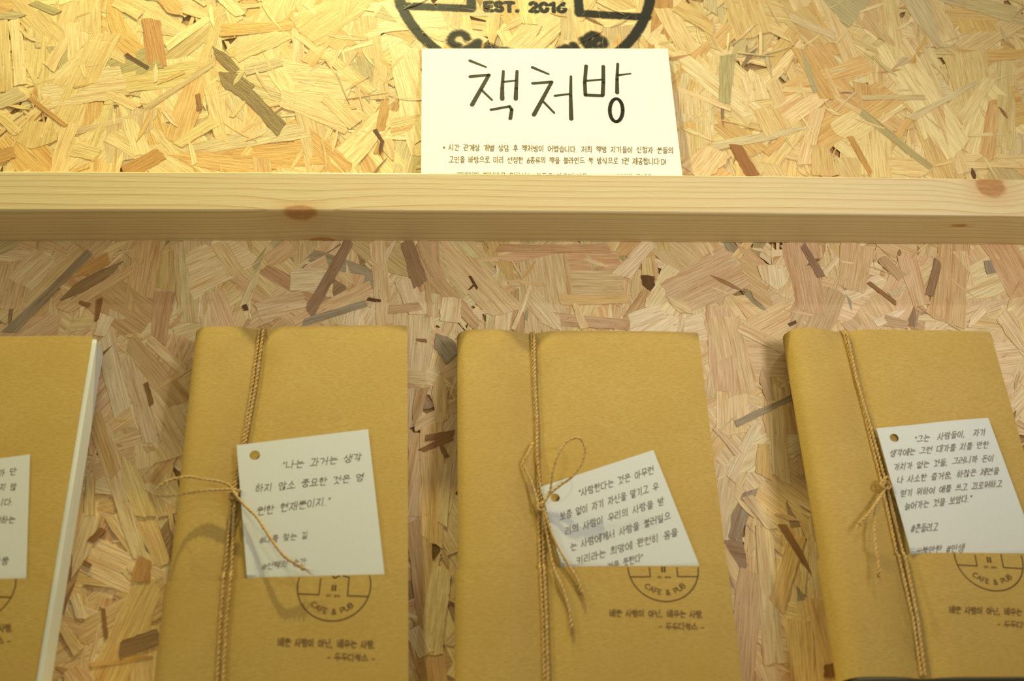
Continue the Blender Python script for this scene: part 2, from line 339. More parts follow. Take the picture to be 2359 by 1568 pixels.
crop(1500, 560, 2.746, [(930, -10, 1010, 440, 200, 'r1'), (960, 20, 1070, 225, 42, 'b1'), (1310, 20, 1270, 300, 200, 'r0'), (1900, -10, 1870, 500, 220, 'r1'), (2170, -20, 2370, 340, 190, 'r1'), (1810, 120, 1750, 340, 52, 'b1'), (1460, 100, 1580, 230, 60, 'b0'),
    (1370, 255, 1540, 390, 24, 'd0'), (1355, 255, 1450, 222, 42, 'p1'), (550, 530, 870, 690, 72, 'p0'), (460, 480, 560, 960, 200, 'r0'), (530, 1150, 930, 965, 38, 'gy'), (665, 1160, 500, 1500, 70, 'p1'), (770, 900, 820, 1500, 100, 'y1'),
    (410, 1180, 545, 1340, 40, 'p0'), (1410, 515, 1610, 425, 50, 'p1'), (1470, 500, 1620, 520, 60, 'b0'), (868, 525, 912, 505, 20, 'd2'), (2210, 460, 2380, 720, 80, 'p0'), (1180, 100, 1070, 215, 30, 'p1'), (1620, 100, 1700, 400, 110, 'r0'), (2100, 420, 2000, 540, 50, 'p1'), (2150, 200, 2120, 120, 50, 'gy'), (760, 150, 780, 300, 150, 'p1'), (1530, 300, 1560, 340, 80, 'g0'), (720, 1280, 700, 1480, 90, 'o1'), (700, 800, 760, 1000, 70, 'b0')])
crop(0, 980, 2.667, [(620, 10, 870, 830, 110, 'p0'), (570, 550, 460, 930, 105, 'p0'), (930, 960, 640, 1600, 210, 'o0'), (980, 1310, 740, 1380, 100, 'b1'), (560, 1475, 940, 1420, 26, 'o1'), (640, 1130, 660, 1310, 22, 'd0'), (370, 1220, 490, 1390, 62, 'y1'),
    (460, 1050, 500, 1190, 52, 'p1'), (520, 840, 560, 870, 30, 'd0'), (560, 300, 560, 560, 60, 'y1'), (640, 640, 560, 720, 40, 'd0'), (900, 820, 860, 960, 100, 'o2'), (820, 860, 830, 900, 70, 'y0'), (760, 200, 900, 560, 120, 'y2'), (440, 1500, 520, 1620, 150, 'r0')])
crop(1650, 1200, 1.0, [(110, 20, 130, 330, 42, 'y1'), (180, 40, 140, 200, 40, 'o1'), (150, 10, 215, 120, 16, 'd0'), (225, 180, 270, 400, 40, 'o0'), (75, 120, 60, 380, 60, 'r1'), (190, 230, 200, 380, 60, 'y2'), (255, 330, 262, 360, 26, 'd0')])
crop(930, 950, 1.0, [(60, 30, 70, 300, 50, 'o0'), (40, 90, 110, 60, 14, 'd0'), (30, 250, 80, 620, 50, 'r1'), (90, 360, 60, 560, 50, 'y1'), (20, 500, 50, 560, 40, 'p1'), (100, 120, 90, 260, 22, 'p1')])
board = MB(); box(board, -0.56, 0.56, 0.0, 0.012, -0.36, 0.42)
wall = tag(board.build('wall_back', M_CORE, base=(0, 0, 0)), kind='structure')
wall['label'] = 'wall of pale oriented strand board behind the pine rails and wrapped books'
ZB = WALL.hit(1180, 562)[1]                       # underside of the upper rail
allv, allf = [], []
def keep(vs, fs):
    k = len(allv); allv.extend(vs); allf.extend(tuple(i + k for i in f) for f in fs[:1])
parts = []
for i, (x1, y1, x2, y2, wd, t) in enumerate(seen):
    a = Vector(WALL.hit(x1, y1)); b = Vector(WALL.hit(x2, y2)); c = (a + b) / 2; d = b - a
    nx, ny = -(y2 - y1), (x2 - x1); q = math.hypot(nx, ny); nx /= q; ny /= q
    mx, my = (x1 + x2) / 2, (y1 + y2) / 2
    e = (Vector(WALL.hit(mx + nx * wd / 2, my + ny * wd / 2)) - Vector(WALL.hit(mx - nx * wd / 2, my - ny * wd / 2))).length
    area_ = d.length * e
    dep = 0.00172 + 0.00034 * (i / len(seen)) - min(0.0003, area_ * 0.25)
    if t in ('d0', 'd1', 'd2', 'b1', 'gy', 'o2') : dep += 0.00012
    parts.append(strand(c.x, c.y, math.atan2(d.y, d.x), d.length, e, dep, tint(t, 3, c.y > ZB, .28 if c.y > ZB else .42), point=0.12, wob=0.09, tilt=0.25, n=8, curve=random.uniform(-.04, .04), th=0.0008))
def rnd_strand(kind):
    x, z = random.uniform(-0.55, 0.55), random.uniform(-0.35, 0.41)
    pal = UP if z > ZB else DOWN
    ang = random.gauss(math.pi / 2, 0.75) if random.random() < 0.55 else random.uniform(0, math.pi)
    code = random.choice(pal)
    if kind == 'big': L, w_, dep, pt, n = random.uniform(.035, .100), random.uniform(.013, .034), random.uniform(0.0008, 0.00162), .18, 8
    elif kind == 'mid': L, w_, dep, pt, n = random.uniform(.02, .06), random.uniform(.004, .012), random.uniform(0.0009, 0.00160), .35, 6
    else:
        L, w_, dep, pt, n = random.uniform(.008, .030), random.uniform(.0008, .0035), random.uniform(0.0011, 0.00182), .8, 3
        if random.random() < 0.07: code = random.choice(['d0', 'o2', 'd1', 'p1', 'y0', 'b1'])
    cv = random.uniform(-.12, .12) if kind == 'thin' else random.uniform(-.05, .05)
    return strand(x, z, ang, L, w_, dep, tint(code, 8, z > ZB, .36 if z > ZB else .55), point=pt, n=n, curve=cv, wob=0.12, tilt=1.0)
nd = [rnd_strand('big') for _ in range(1700)]
nd.sort(key=lambda s: s[0][0][1])
inview = []; rest = []
for s in nd:
    p = proj(s[0][0])
    (inview if (-60 < p[0] < W + 60 and -60 < p[1] < H + 60 and not (800 < p[1] and (420 < p[0] < 940 or 1060 < p[0] < 1640 or 1900 < p[0] < 2300))) else rest).append(s)
room = 296 - len(parts)
parts += inview[:room]; rest += inview[room:]
rest += [rnd_strand('mid') for _ in range(3000)] + [rnd_strand('thin') for _ in range(3400)]
for s in parts:
    mb = MB(); mb.add(*s); mb.build('wood_strand', M_STRAND, wall); keep(s[0], s[1])
mb = MB()
for s in rest: mb.add(*s); keep(s[0], s[1])
tag(mb.build('small_wood_strands', M_STRAND, wall), kind='stuff')
# ------------------------------------------------------------------ logo geometry in unit-circle space
def logo_strokes(book=True):
    S = []
    circ = [(math.cos(a), math.sin(a)) for a in [i * math.pi / 48 for i in range(97)]]
    S.append(('ring', circ))
    S.append(('line', [(-0.965, -0.27), (-0.39, -0.27), (-0.39, 0.26), (-0.2, 0.30), (-0.08, 0.28), (0, 0.22), (0.08, 0.28), (0.2, 0.30), (0.39, 0.26), (0.39, -0.27), (0.965, -0.27)]))
    return S
def seg_d(px, py, a, b):
    ax, ay = a; bx, by = b; dx, dy = bx - ax, by - ay
    t = np.clip(((px - ax) * dx + (py - ay) * dy) / (dx * dx + dy * dy + 1e-12), 0, 1)
    return np.hypot(px - ax - t * dx, py - ay - t * dy)
def arc(cx, cy, rx, ry, a0, a1, n=8):
    return [(cx + rx * math.cos(math.radians(a0 + (a1 - a0) * i / n)), cy + ry * math.sin(math.radians(a0 + (a1 - a0) * i / n))) for i in range(n + 1)]
LAT = {  # stroke letters, box 0..w x 0..1
 'A': (.8, [[(0, 0), (.4, 1), (.8, 0)], [(.14, .34), (.66, .34)]]), 'B': (.66, [[(0, 0), (0, 1), (.36, 1)] + arc(.36, .76, .24, .24, 90, -90) + [(0, .52)], [(.36, .52)] + arc(.38, .26, .27, .26, 90, -90) + [(0, 0)]]),
 'C': (.76, [arc(.46, .5, .44, .5, 50, 310, 12)]), 'E': (.56, [[(.56, 0), (0, 0), (0, 1), (.56, 1)], [(0, .52), (.48, .52)]]), 'F': (.54, [[(0, 0), (0, 1), (.54, 1)], [(0, .5), (.46, .5)]]),
 'P': (.62, [[(0, 0), (0, 1), (.34, 1)] + arc(.34, .72, .27, .28, 90, -90) + [(0, .44)]]), 'U': (.7, [[(0, 1), (0, .34)] + arc(.35, .34, .35, .34, 180, 360) + [(.7, 1)]]),
 'S': (.6, [arc(.31, .75, .26, .25, 35, 250, 8) + arc(.31, .26, .28, .26, 80, -150, 9)]), 'T': (.66, [[(0, 1), (.66, 1)], [(.33, 1), (.33, 0)]]), '.': (.12, [[(.05, .03), (.08, .03)]]),
 'K': (.64, [[(0, 0), (0, 1)], [(.62, 1), (0, .42)], [(.22, .6), (.64, 0)]]), 'O': (.9, [arc(.45, .5, .44, .5, 0, 360, 16)]), 'D': (.72, [[(0, 0), (0, 1), (.25, 1)] + arc(.25, .5, .44, .5, 90, -90) + [(0, 0)]]),
 '&': (.78, [[(.78, 0), (.2, .66)] + arc(.38, .82, .18, .18, 200, -20, 7) + [(.1, .36)] + arc(.3, .22, .24, .22, 160, 330, 6) + [(.76, .5)]]),
 '2': (.6, [arc(.3, .72, .27, .28, 160, -20, 8) + [(.02, 0), (.6, 0)]]), '0': (.62, [arc(.31, .5, .29, .5, 0, 360, 14)]), '1': (.34, [[(0, .8), (.24, 1), (.24, 0)]]),
 '6': (.62, [[(.5, 1)] + arc(.31, .31, .29, .31, 150, -210, 14)]), '5': (.6, [[(.56, 1), (.1, 1), (.06, .56)] + arc(.28, .32, .29, .32, 110, -140, 9)]),
 '#': (.8, [[(.3, 1), (.18, 0)], [(.62, 1), (.5, 0)], [(.02, .66), (.8, .66)], [(0, .32), (.76, .32)]]), '-': (.5, [[(0, .42), (.46, .42)]]), '(': (.3, [arc(.36, .5, .28, .62, 130, 230, 6)]), ')': (.3, [arc(-.1, .5, .28, .62, 50, -50, 6)]),
 '*': (.4, [[(.2, .3), (.2, .7)], [(.02, .6), (.38, .4)], [(.02, .4), (.38, .6)]]), ',': (.16, [[(.1, .1), (.02, -.14)]]), '"': (.34, [[(.08, 1), (.04, .78)], [(.28, 1), (.22, .78)]]), ':': (.14, [[(.05, .3), (.08, .3)], [(.05, .7), (.08, .7)]]), ' ': (.5, [])}
def line_strokes(txt, sp=.22):
    x = 0; out = []
    for ch in txt:
        w_, st = LAT[ch]; out += [[(x + a, b) for a, b in s] for s in st]; x += w_ + sp
    return out, x - sp
def place_straight(txt, cx, cy, h, width=None, sp=.22):
    st, w_ = line_strokes(txt, sp); k = h if width is None else width / w_
    return [[(cx + (a - w_ / 2) * k, cy + (b - .5) * h) for a, b in s] for s in st]
def place_arc(txt, r, mid_deg, span_deg, h):
    """letters along the bottom of a ring, read left to right, tops towards the centre"""
    st = []; _, tot = line_strokes(txt, .3); x = 0
    for ch in txt:
        w_, s0 = LAT[ch]
        a = math.radians(mid_deg - span_deg / 2 + span_deg * (x + w_ / 2) / tot)
        for s in s0:
            q = []
            for (u, v) in s:
                rr = r - (v - .5) * h; uu = (u - w_ / 2) * h
                q.append((rr * math.cos(a) - uu * math.sin(a), rr * math.sin(a) + uu * math.cos(a)))
            st.append(q)
        x += w_ + .3
    return st
def window_strokes():
    return [[(a, b - .03), (a, b + .03)] for a in (-.04, .04) for b in (.045, -.045)]
# ------------------------------------------------------------------ stencilled logo sprayed on the board
lcx, lcz = WALL.hit(1207, 0)[0], None
pa, pb = Vector(WALL.hit(914, 0, .0017)), Vector(WALL.hit(1500, 0, .0017))
pc = Vector(WALL.hit(998, 110, .0017)); pd = Vector(WALL.hit(1445, 110, .0017))
h1, h2 = (pb - pa).length / 2, (pd - pc).length / 2; dz = ((pa.y + pb.y) - (pc.y + pd.y)) / 2
aa = (h1 * h1 - h2 * h2 - dz * dz) / (2 * dz); RAD = math.hypot(h1, aa)
LC = Vector(((pa.x + pb.x) / 2, (pa.y + pb.y) / 2 + aa))
print('LOGO', LC, RAD)
bvh = BVHTree.FromPolygons([Vector(v) for v in allv], [f for f in allf])
gx = np.arange(LC.x - RAD * 1.06, LC.x + RAD * 1.06, 0.0003)
gz = np.arange(LC.y - RAD * 0.86, LC.y + RAD * 0.34, 0.0003)
X, Z = np.meshgrid(gx, gz); U_, V_ = (X - LC.x) / RAD, (Z - LC.y) / RAD
def cov(strokes, hw, soft):
    d = np.full(X.shape, 9.0)
    for s in strokes:
        for a, b in zip(s, s[1:]): d = np.minimum(d, seg_d(U_, V_, a, b))
    return np.clip(0.5 + (hw - d) / soft, 0, 1)
ink = np.clip(0.5 + (0.036 - np.abs(np.hypot(U_, V_) - 0.985)) / 0.03, 0, 1)
ink = np.maximum(ink, cov([[(-0.95, -0.30), (-0.41, -0.315), (-0.41, 0.4)], [(0.41, 0.4), (0.41, -0.345), (0.93, -0.37)]], 0.032, 0.03))
ink = np.maximum(ink, cov(place_straight('EST. 2016', 0, -0.29, 0.085, 0.61, .26), 0.0155, 0.014))
arcs = cov(place_arc('CAFE & PUB', 0.80, -90, 88, 0.13), 0.026, 0.05) * 0.95
ink = np.maximum(ink, arcs)
# narrow stencil bridges left unpainted
for (bx, bz, bw, bh) in ((-0.93, -0.13, 0.05, 0.012), (0.165, -0.285, 0.04, 0.006), (0.30, -0.285, 0.03, 0.006)):
    ink = np.where((abs(U_ - bx) < bw) & (abs(V_ - bz) < bh), ink * 0.2, ink)
mask = ink > 0.02
idx = -np.ones(X.shape, dtype=int); vs = []; cs = []
need = mask.copy(); need[:-1] |= mask[1:]; need[:, :-1] |= mask[:, 1:]; need[:-1, :-1] |= mask[1:, 1:]; need[1:] |= mask[:-1]; need[:, 1:] |= mask[:, :-1]
for i, j in zip(*np.nonzero(need)):
    h = bvh.ray_cast(Vector((X[i, j], -0.02, Z[i, j])), Vector((0, 1, 0)))
    y = h[0].y if h[0] else 0.0
    idx[i, j] = len(vs); vs.append((X[i, j], y - 0.00006, Z[i, j])); q = float(ink[i, j]); cs.append((q, q, q, 1))
fs = []
for i, j in zip(*np.nonzero(need[:-1, :-1] & need[1:, :-1] & need[:-1, 1:] & need[1:, 1:])):
    fs.append((idx[i, j], idx[i, j + 1], idx[i + 1, j + 1], idx[i + 1, j]))
mb = MB(); mb.v = vs; mb.f = fs; mb.c = cs
o = mb.build('stencil_logo', M_PAINT, wall, smooth=True)
o['label'] = 'black spray-stencilled round emblem reading EST. 2016'
# ------------------------------------------------------------------ pine rails
def solve_depth(py_front, z, px=1180):
    lo, hi = 0.001, 0.2
    for _ in range(50):
        m_ = (lo + hi) / 2
        if proj((0.0, -m_, z))[1] > py_front: lo = m_
        else: hi = m_
    return lo
DB = solve_depth(491, ZB)
d_ = ray(1180, 403); t_ = (-DB - CAM.y) / d_.y; ZT = (CAM + d_ * t_).z
print('RAIL depth', DB, 'z', ZB, ZT)
def rail(name, z0, z1, depth, mat_, bow):
    mb = MB(); n = 48; vs = []; r = 0.0010
    prof = [(0, z0), (-depth + r, z0), (-depth + r * .3, z0 + r * .3), (-depth, z0 + r), (-depth, z1 - r), (-depth + r * .3, z1 - r * .3), (-depth + r, z1), (0, z1)]
    prof = [(y + (-0.0018 if y == 0 else 0), z) for y, z in prof]
    for i in range(n + 1):
        x = -0.55 + 1.1 * i / n
        bz = bow * (1 - (x / 0.32) ** 2) - 0.0 * x
        vs += [(x, y, z + bz) for y, z in prof]
    m = len(prof); fs = [(i * m + k, i * m + (k + 1) % m, (i + 1) * m + (k + 1) % m, (i + 1) * m + k) for i in range(n) for k in range(m)]
    fs += [tuple(range(m))[::-1], tuple(n * m + k for k in range(m))]
    mb.add(vs, fs)
    return mb.build(name, mat_, base=(0, 0, (z0 + z1) / 2))
def on_front(px, py):
    d = ray(px, py); p = CAM + d * ((-DB - CAM.y) / d.y); return p
def on_under(px, py):
    d = ray(px, py); p = CAM + d * ((ZB - CAM.z) / d.z); return p
zc = (ZB + ZT) / 2
kn = []
for p, s in ((on_front(690, 489), (.0105, .011, .0052)), (on_under(742, 556), (.0085, .0035, .004)), (on_front(2282, 428), (.0095, .012, .0085)), (on_under(2210, 520), (.0055, .0016, .003))):
    kn.append((p.x, p.y, p.z - zc) + s)
r1 = rail('shelf_rail', ZB, ZT, DB, mat_pine(kn, 560, 0.4), 0.0012)
tag(r1, 'pale knotty pine rail fixed across the board wall, carrying the white notice', 'rail')
# ------------------------------------------------------------------ ribbons of ink
def capsule(mb, pl, a, b, w0, w1, n_off):
    """a, b in plane coordinates"""
    d = Vector((b[0] - a[0], b[1] - a[1])); L = d.length
    an = math.atan2(d.y, d.x) if L > 1e-9 else 0
    pts = [(a[0] + w0 * math.cos(an + math.pi / 2 + t * math.pi / 4), a[1] + w0 * math.sin(an + math.pi / 2 + t * math.pi / 4)) for t in range(5)]
    pts += [(b[0] + w1 * math.cos(an - math.pi / 2 + t * math.pi / 4), b[1] + w1 * math.sin(an - math.pi / 2 + t * math.pi / 4)) for t in range(5)]
    f = n_off if callable(n_off) else (lambda u, v: n_off)
    mb.add([pl.w(u, v, f(u, v)) for u, v in pts], [tuple(range(10))])
# Hangul strokes
I_ = {
 'ㄱ': [[(.05, .92), (.88, .92), (.8, .45), (.62, .05)]], 'ㄴ': [[(.1, .95), (.1, .1), (.95, .12)]], 'ㄷ': [[(.92, .92), (.1, .92), (.1, .08), (.95, .08)]],
 'ㄹ': [[(.05, .95), (.88, .95), (.88, .52), (.08, .52), (.08, .06), (.95, .06)]], 'ㅁ': [[(.1, .92), (.1, .08), (.9, .08), (.9, .92), (.1, .92)]],
 'ㅂ': [[(.12, 1), (.12, .05), (.88, .05), (.88, 1)], [(.12, .5), (.88, .5)]], 'ㅅ': [[(.52, 1), (.4, .5), (.02, .02)], [(.45, .58), (.95, .05)]],
 'ㅇ': [arc(.5, .48, .44, .46, 90, 450, 10)], 'ㅈ': [[(.05, .92), (.92, .92), (.45, .4), (.02, .02)], [(.5, .48), (.95, .04)]],
 'ㅊ': [[(.3, 1.12), (.62, 1.04)], [(.05, .82), (.92, .82), (.45, .36), (.02, .0)], [(.5, .42), (.95, .02)]],
 'ㅋ': [[(.05, .92), (.88, .92), (.8, .4), (.6, .05)], [(.08, .52), (.82, .55)]], 'ㅌ': [[(.92, .95), (.1, .95), (.1, .06), (.95, .06)], [(.1, .52), (.88, .52)]],
 'ㅍ': [[(.03, .92), (.97, .92)], [(.3, .92), (.34, .1)], [(.7, .92), (.66, .1)], [(.0, .08), (1, .08)]],
 'ㅎ': [[(.32, 1.12), (.66, 1.1)], [(.05, .82), (.95, .82)], arc(.5, .32, .34, .32, 90, 450, 9)]}
def dbl(c):
    s = I_[c]; return [[(a * .46, b) for a, b in q] for q in s] + [[(.54 + a * .46, b) for a, b in q] for q in s]
def pair(c, d):
    return [[(a * .46, b) for a, b in q] for q in I_[c]] + [[(.54 + a * .46, b) for a, b in q] for q in I_[d]]
for a, b in zip('ㄲㄸㅃㅆㅉ', 'ㄱㄷㅂㅅㅈ'): I_[a] = dbl(b)
for k, (a, b) in {'ㄶ': 'ㄴㅎ', 'ㅄ': 'ㅂㅅ', 'ㄺ': 'ㄹㄱ', 'ㄻ': 'ㄹㅁ', 'ㄳ': 'ㄱㅅ', 'ㄵ': 'ㄴㅈ', 'ㄼ': 'ㄹㅂ', 'ㅀ': 'ㄹㅎ'}.items(): I_[k] = pair(a, b)
INI = 'ㄱㄲㄴㄷㄸㄹㅁㅂㅃㅅㅆㅇㅈㅉㅊㅋㅌㅍㅎ'
VOW = 'ㅏㅐㅑㅒㅓㅔㅕㅖㅗㅘㅙㅚㅛㅜㅝㅞㅟㅠㅡㅢㅣ'
FIN = ['', 'ㄱ', 'ㄲ', 'ㄳ', 'ㄴ', 'ㄵ', 'ㄶ', 'ㄷ', 'ㄹ', 'ㄺ', 'ㄻ', 'ㄼ', 'ㄽ', 'ㄾ', 'ㄿ', 'ㅀ', 'ㅁ', 'ㅂ', 'ㅄ', 'ㅅ', 'ㅆ', 'ㅇ', 'ㅈ', 'ㅊ', 'ㅋ', 'ㅌ', 'ㅍ', 'ㅎ']
VV = {'ㅏ': [[(.35, 1), (.35, 0)], [(.35, .5), (.95, .52)]], 'ㅐ': [[(.2, 1), (.2, .02)], [(.8, 1), (.8, 0)], [(.2, .5), (.8, .5)]], 'ㅑ': [[(.35, 1), (.35, 0)], [(.35, .62), (.95, .64)], [(.35, .38), (.95, .4)]],
      'ㅓ': [[(.7, 1), (.7, 0)], [(.05, .5), (.7, .52)]], 'ㅔ': [[(.45, 1), (.45, .02)], [(.9, 1), (.9, 0)], [(.0, .5), (.45, .5)]], 'ㅕ': [[(.7, 1), (.7, 0)], [(.05, .64), (.7, .65)], [(.05, .38), (.7, .4)]],
      'ㅖ': [[(.45, 1), (.45, .02)], [(.9, 1), (.9, 0)], [(.0, .62), (.45, .62)], [(.0, .38), (.45, .38)]], 'ㅣ': [[(.5, 1), (.5, 0)]]}
HV = {'ㅗ': [[(.5, .9), (.5, .15)], [(0, .12), (1, .15)]], 'ㅛ': [[(.32, .9), (.32, .15)], [(.68, .9), (.68, .15)], [(0, .12), (1, .15)]], 'ㅜ': [[(0, .75), (1, .78)], [(.5, .76), (.5, -.05)]],
      'ㅠ': [[(0, .75), (1, .78)], [(.32, .76), (.3, -.05)], [(.68, .76), (.7, -.05)]], 'ㅡ': [[(0, .4), (1, .44)]]}
CV = {'ㅘ': ('ㅗ', 'ㅏ'), 'ㅙ': ('ㅗ', 'ㅐ'), 'ㅚ': ('ㅗ', 'ㅣ'), 'ㅝ': ('ㅜ', 'ㅓ'), 'ㅞ': ('ㅜ', 'ㅔ'), 'ㅟ': ('ㅜ', 'ㅣ'), 'ㅢ': ('ㅡ', 'ㅣ')}
def inbox(st, x0, y0, x1, y1):
    return [[(x0 + a * (x1 - x0), y0 + b * (y1 - y0)) for a, b in s] for s in st]
def glyph(ch):
    if ch in LAT:
        w_, st = LAT[ch]; k = .8
        return max(.3, w_ * k) if ch != ' ' else .55, [[(a * k, b * .85) for a, b in s] for s in st]
    c = ord(ch) - 0xAC00
    if not 0 <= c < 11172: return .5, []
    i, v, f = INI[c // 588], VOW[c % 588 // 28], FIN[c % 28]
    b0 = .40 if f else 0.0
    out = []
    if v in VV:
        out += inbox(I_[i], .0, b0 + .08, .52, .95) + inbox(VV[v], .56, b0 - .02 if f else -.04, .98, 1.04)
    elif v in HV:
        m_ = b0 + (1 - b0) * .42
        out += inbox(I_[i], .16, m_ + .02, .84, 1.0) + inbox(HV[v], .0, b0 + .02, 1.0, m_)
    else:
        h, vv = CV[v]; m_ = b0 + (1 - b0) * .42
        out += inbox(I_[i], .06, m_ + .04, .6, 1.0) + inbox(HV[h], .0, b0 + .04, .66, m_) + inbox(VV[vv], .62, b0 - .02, 1.02, 1.04)
    if f: out += inbox(I_[f], .2, -.04, .86, .34)
    return 1.0, out
def write(mb, pl, txt, p0, p1, hgt, wpx, n_off, slant=0.0, gap=.10, trim=None, jit=.03):
    """handwritten line from picture point p0 to p1 (baseline), letter height hgt, on plane pl"""
    x = 0; items = []
    for ch in txt:
        w_, st = glyph(ch); items.append((x, st)); x += w_ + gap
    tot = x - gap
    L = math.hypot(p1[0] - p0[0], p1[1] - p0[1]); kx = L / tot
    ux, uy = (p1[0] - p0[0]) / L, (p1[1] - p0[1]) / L
    base_n = n_off(0, 0) if callable(n_off) else n_off
    for x, st in items:
        jy = random.uniform(-jit, jit)
        for s in st:
            q = []
            for a, b in s:
                X_ = (x + a) * kx + slant * b * hgt; Y_ = (b + jy) * hgt
                q.append(pl.hit(p0[0] + ux * X_ + uy * Y_, p0[1] + uy * X_ - ux * Y_, base_n))
            for a, b in zip(q, q[1:]):
                if trim and (a[1] > trim or b[1] > trim): continue
                capsule(mb, pl, a, b, wpx, wpx * .9, n_off)
# ------------------------------------------------------------------ the notice on the rail
yb, yt = -0.011, -0.0035
zt_paper = (lambda d: (CAM + d * ((yt - CAM.y) / d.y)).z)(ray(1255, 112))
zbp = ZT + 0.0012 + .0003
PS = Plane((0, yb, zbp), (1, 0, 0), (0, yt - yb, zt_paper - zbp))
tl, tr = PS.hit(972, 112), PS.hit(1538, 112); bl, br = PS.hit(970, 403), PS.hit(1572, 404)
kb = lambda a, b: (a[0] + (b[0] - a[0]) * (0 - a[1]) / (b[1] - a[1]), 0.0)
bl, br = kb(tl, bl), kb(tr, br)
print('NOTICE w', tr[0] - tl[0], br[0] - bl[0], 'h', tl[1])
def sheet(corners, pl, th, name, mat_, curl=None, nx=16, ny=12, **kw):
    """corners bl, br, tr, tl in plane coordinates; a thin real sheet"""
    mb = MB(); bl, br, tr, tl = corners
    for lev in (0, 1):
        vs = []
        for j in range(ny + 1):
            for i in range(nx + 1):
                s, t = i / nx, j / ny
                u = (bl[0] * (1 - s) + br[0] * s) * (1 - t) + (tl[0] * (1 - s) + tr[0] * s) * t
                v = (bl[1] * (1 - s) + br[1] * s) * (1 - t) + (tl[1] * (1 - s) + tr[1] * s) * t
                c = curl(s, t) if curl else 0
                vs.append(pl.w(u, v, c - lev * th))
        k = lambda i, j: j * (nx + 1) + i
        fs = [(k(i, j), k(i + 1, j), k(i + 1, j + 1), k(i, j + 1)) for i in range(nx) for j in range(ny)]
        if lev: fs = [f[::-1] for f in fs]
        mb.add(vs, fs)
    o_ = (nx + 1) * (ny + 1)
    edge = [k(i, 0) for i in range(nx)] + [k(nx, j) for j in range(ny)] + [k(i, ny) for i in range(nx, 0, -1)] + [k(0, j) for j in range(ny, 0, -1)]
    mb.f += [(a, a + o_, b + o_, b) for a, b in zip(edge, edge[1:] + edge[:1])]
    return mb.build(name, mat_, base=pl.w((bl[0] + br[0]) / 2, (bl[1] + br[1]) / 2, 0), **kw)
sign = sheet((bl, br, tr, tl), PS, 0.00035, 'paper_notice', M_PAPER)
tag(sign, 'white paper notice with large handwritten title, leaning above the pine rail', 'notice')
mb = MB()
c2 = lambda pts: [(850 + x / 2.949, y / 2.949) for x, y in pts]
TITLE = [  # brush strokes of the title in the crop used to read them: (points, start width, end width)
 ([(686, 412), (795, 455)], 12, 8), ([(688, 520), (815, 508)], 13, 12), ([(815, 508), (700, 712)], 13, 15), ([(762, 608), (835, 678)], 9, 8),
 ([(913, 482), (905, 600), (905, 672)], 10, 16), ([(1006, 482), (1000, 600), (997, 672)], 11, 15), ([(912, 556), (1000, 546)], 9, 7), ([(830, 745), (955, 722)], 11, 10), ([(955, 722), (970, 745), (960, 805)], 11, 13),
 ([(1110, 457), (1220, 503)], 12, 8), ([(1113, 566), (1242, 556)], 12, 12), ([(1242, 556), (1120, 780)], 12, 15), ([(1185, 690), (1258, 766)], 9, 8),
 ([(1372, 518), (1370, 650), (1374, 808)], 9, 15), ([(1263, 650), (1362, 638)], 10, 8),
 ([(1475, 446), (1466, 560), (1470, 645)], 13, 13), ([(1470, 645), (1585, 650)], 13, 13), ([(1592, 450), (1592, 560), (1588, 645)], 13, 14), ([(1475, 548), (1590, 540)], 9, 8),
 ([(1690, 432), (1685, 540), (1686, 630)], 10, 14), ([(1690, 510), (1778, 500)], 10, 6)]
for pts, w0, w1 in TITLE:
    q = [PS.hit(*p, .00008) for p in c2(pts)]; n = len(q) - 1
    pxm = 0.27e-3 / 2.949 * 1.12
    for i in range(n):
        a = w0 + (w1 - w0) * i / n; b = w0 + (w1 - w0) * (i + 1) / n
        capsule(mb, PS, q[i], q[i + 1], a * pxm, b * pxm, .00008)
ov = [PS.hit(*p, .00008) for p in c2([(1680 + 44 * math.cos(t * math.pi / 12), 748 + 78 * math.sin(t * math.pi / 12)) for t in range(25)])]
for a, b in zip(ov, ov[1:]): capsule(mb, PS, a, b, 13 * pxm, 13 * pxm, .00008)
o = mb.build('title_lettering', M_INK_BLACK, sign); o['label'] = 'large black handwritten title'
c7 = lambda x, y: (960 + x / 3.686, 310 + y / 3.686)
mb = MB(); write(mb, PS, '* 시간 관계상 개별 상담 후 책처방이 어렵습니다. 저희 책방 지기들이 신청자 분들의', c7(225, 132), c7(2180, 158), 13.5, .00030, .00008)
mb.build('small_lettering', M_INK_BROWN, sign)
mb = MB(); write(mb, PS, '고민을 바탕으로 미리 선정한 6종류의 책을 블라인드 북 방식으로 1권 제공합니다:D)', c7(275, 236), c7(2120, 252), 14, .00030, .00008)
mb.build('small_lettering', M_INK_BROWN, sign)
mb = MB(); write(mb, PS, '개별적인 책처방을 원하시는 분들은 카운터(기둥 ) . 151) 신청해 주세요', c7(340, 366), c7(2000, 388), 13, .00028, .00008)
mb.build('small_lettering', M_INK_BROWN, sign)
# ------------------------------------------------------------------ lower rail the books stand on
BETA = math.radians(6.0)
def ztop_at(px, py, y):
    d = ray(px, py); return CAM + d * ((y - CAM.y) / d.y)
T0 = 0.016
Pt = ztop_at(1330, 765, -(T0 + .004))
PL0 = Plane(Pt, (1, 0, 0), (0, math.sin(BETA), math.cos(BETA)))
u0, v0 = PL0.hit(1400, 1590)
ZSH = PL0.w(u0, v0).z
YSH = PL0.w(u0, v0).y
print('SHELF z', ZSH, 'book h', -v0, 'front y', YSH)
r2 = rail('lower_shelf_rail', ZSH - 0.030, ZSH, -YSH + 0.0015, mat_pine([(0.1, -0.05, 0, .008, .01, .005)], 520, 2.0), 0.0)
tag(r2, 'lower pine rail the brown paper books stand on, just under the frame edge', 'rail')
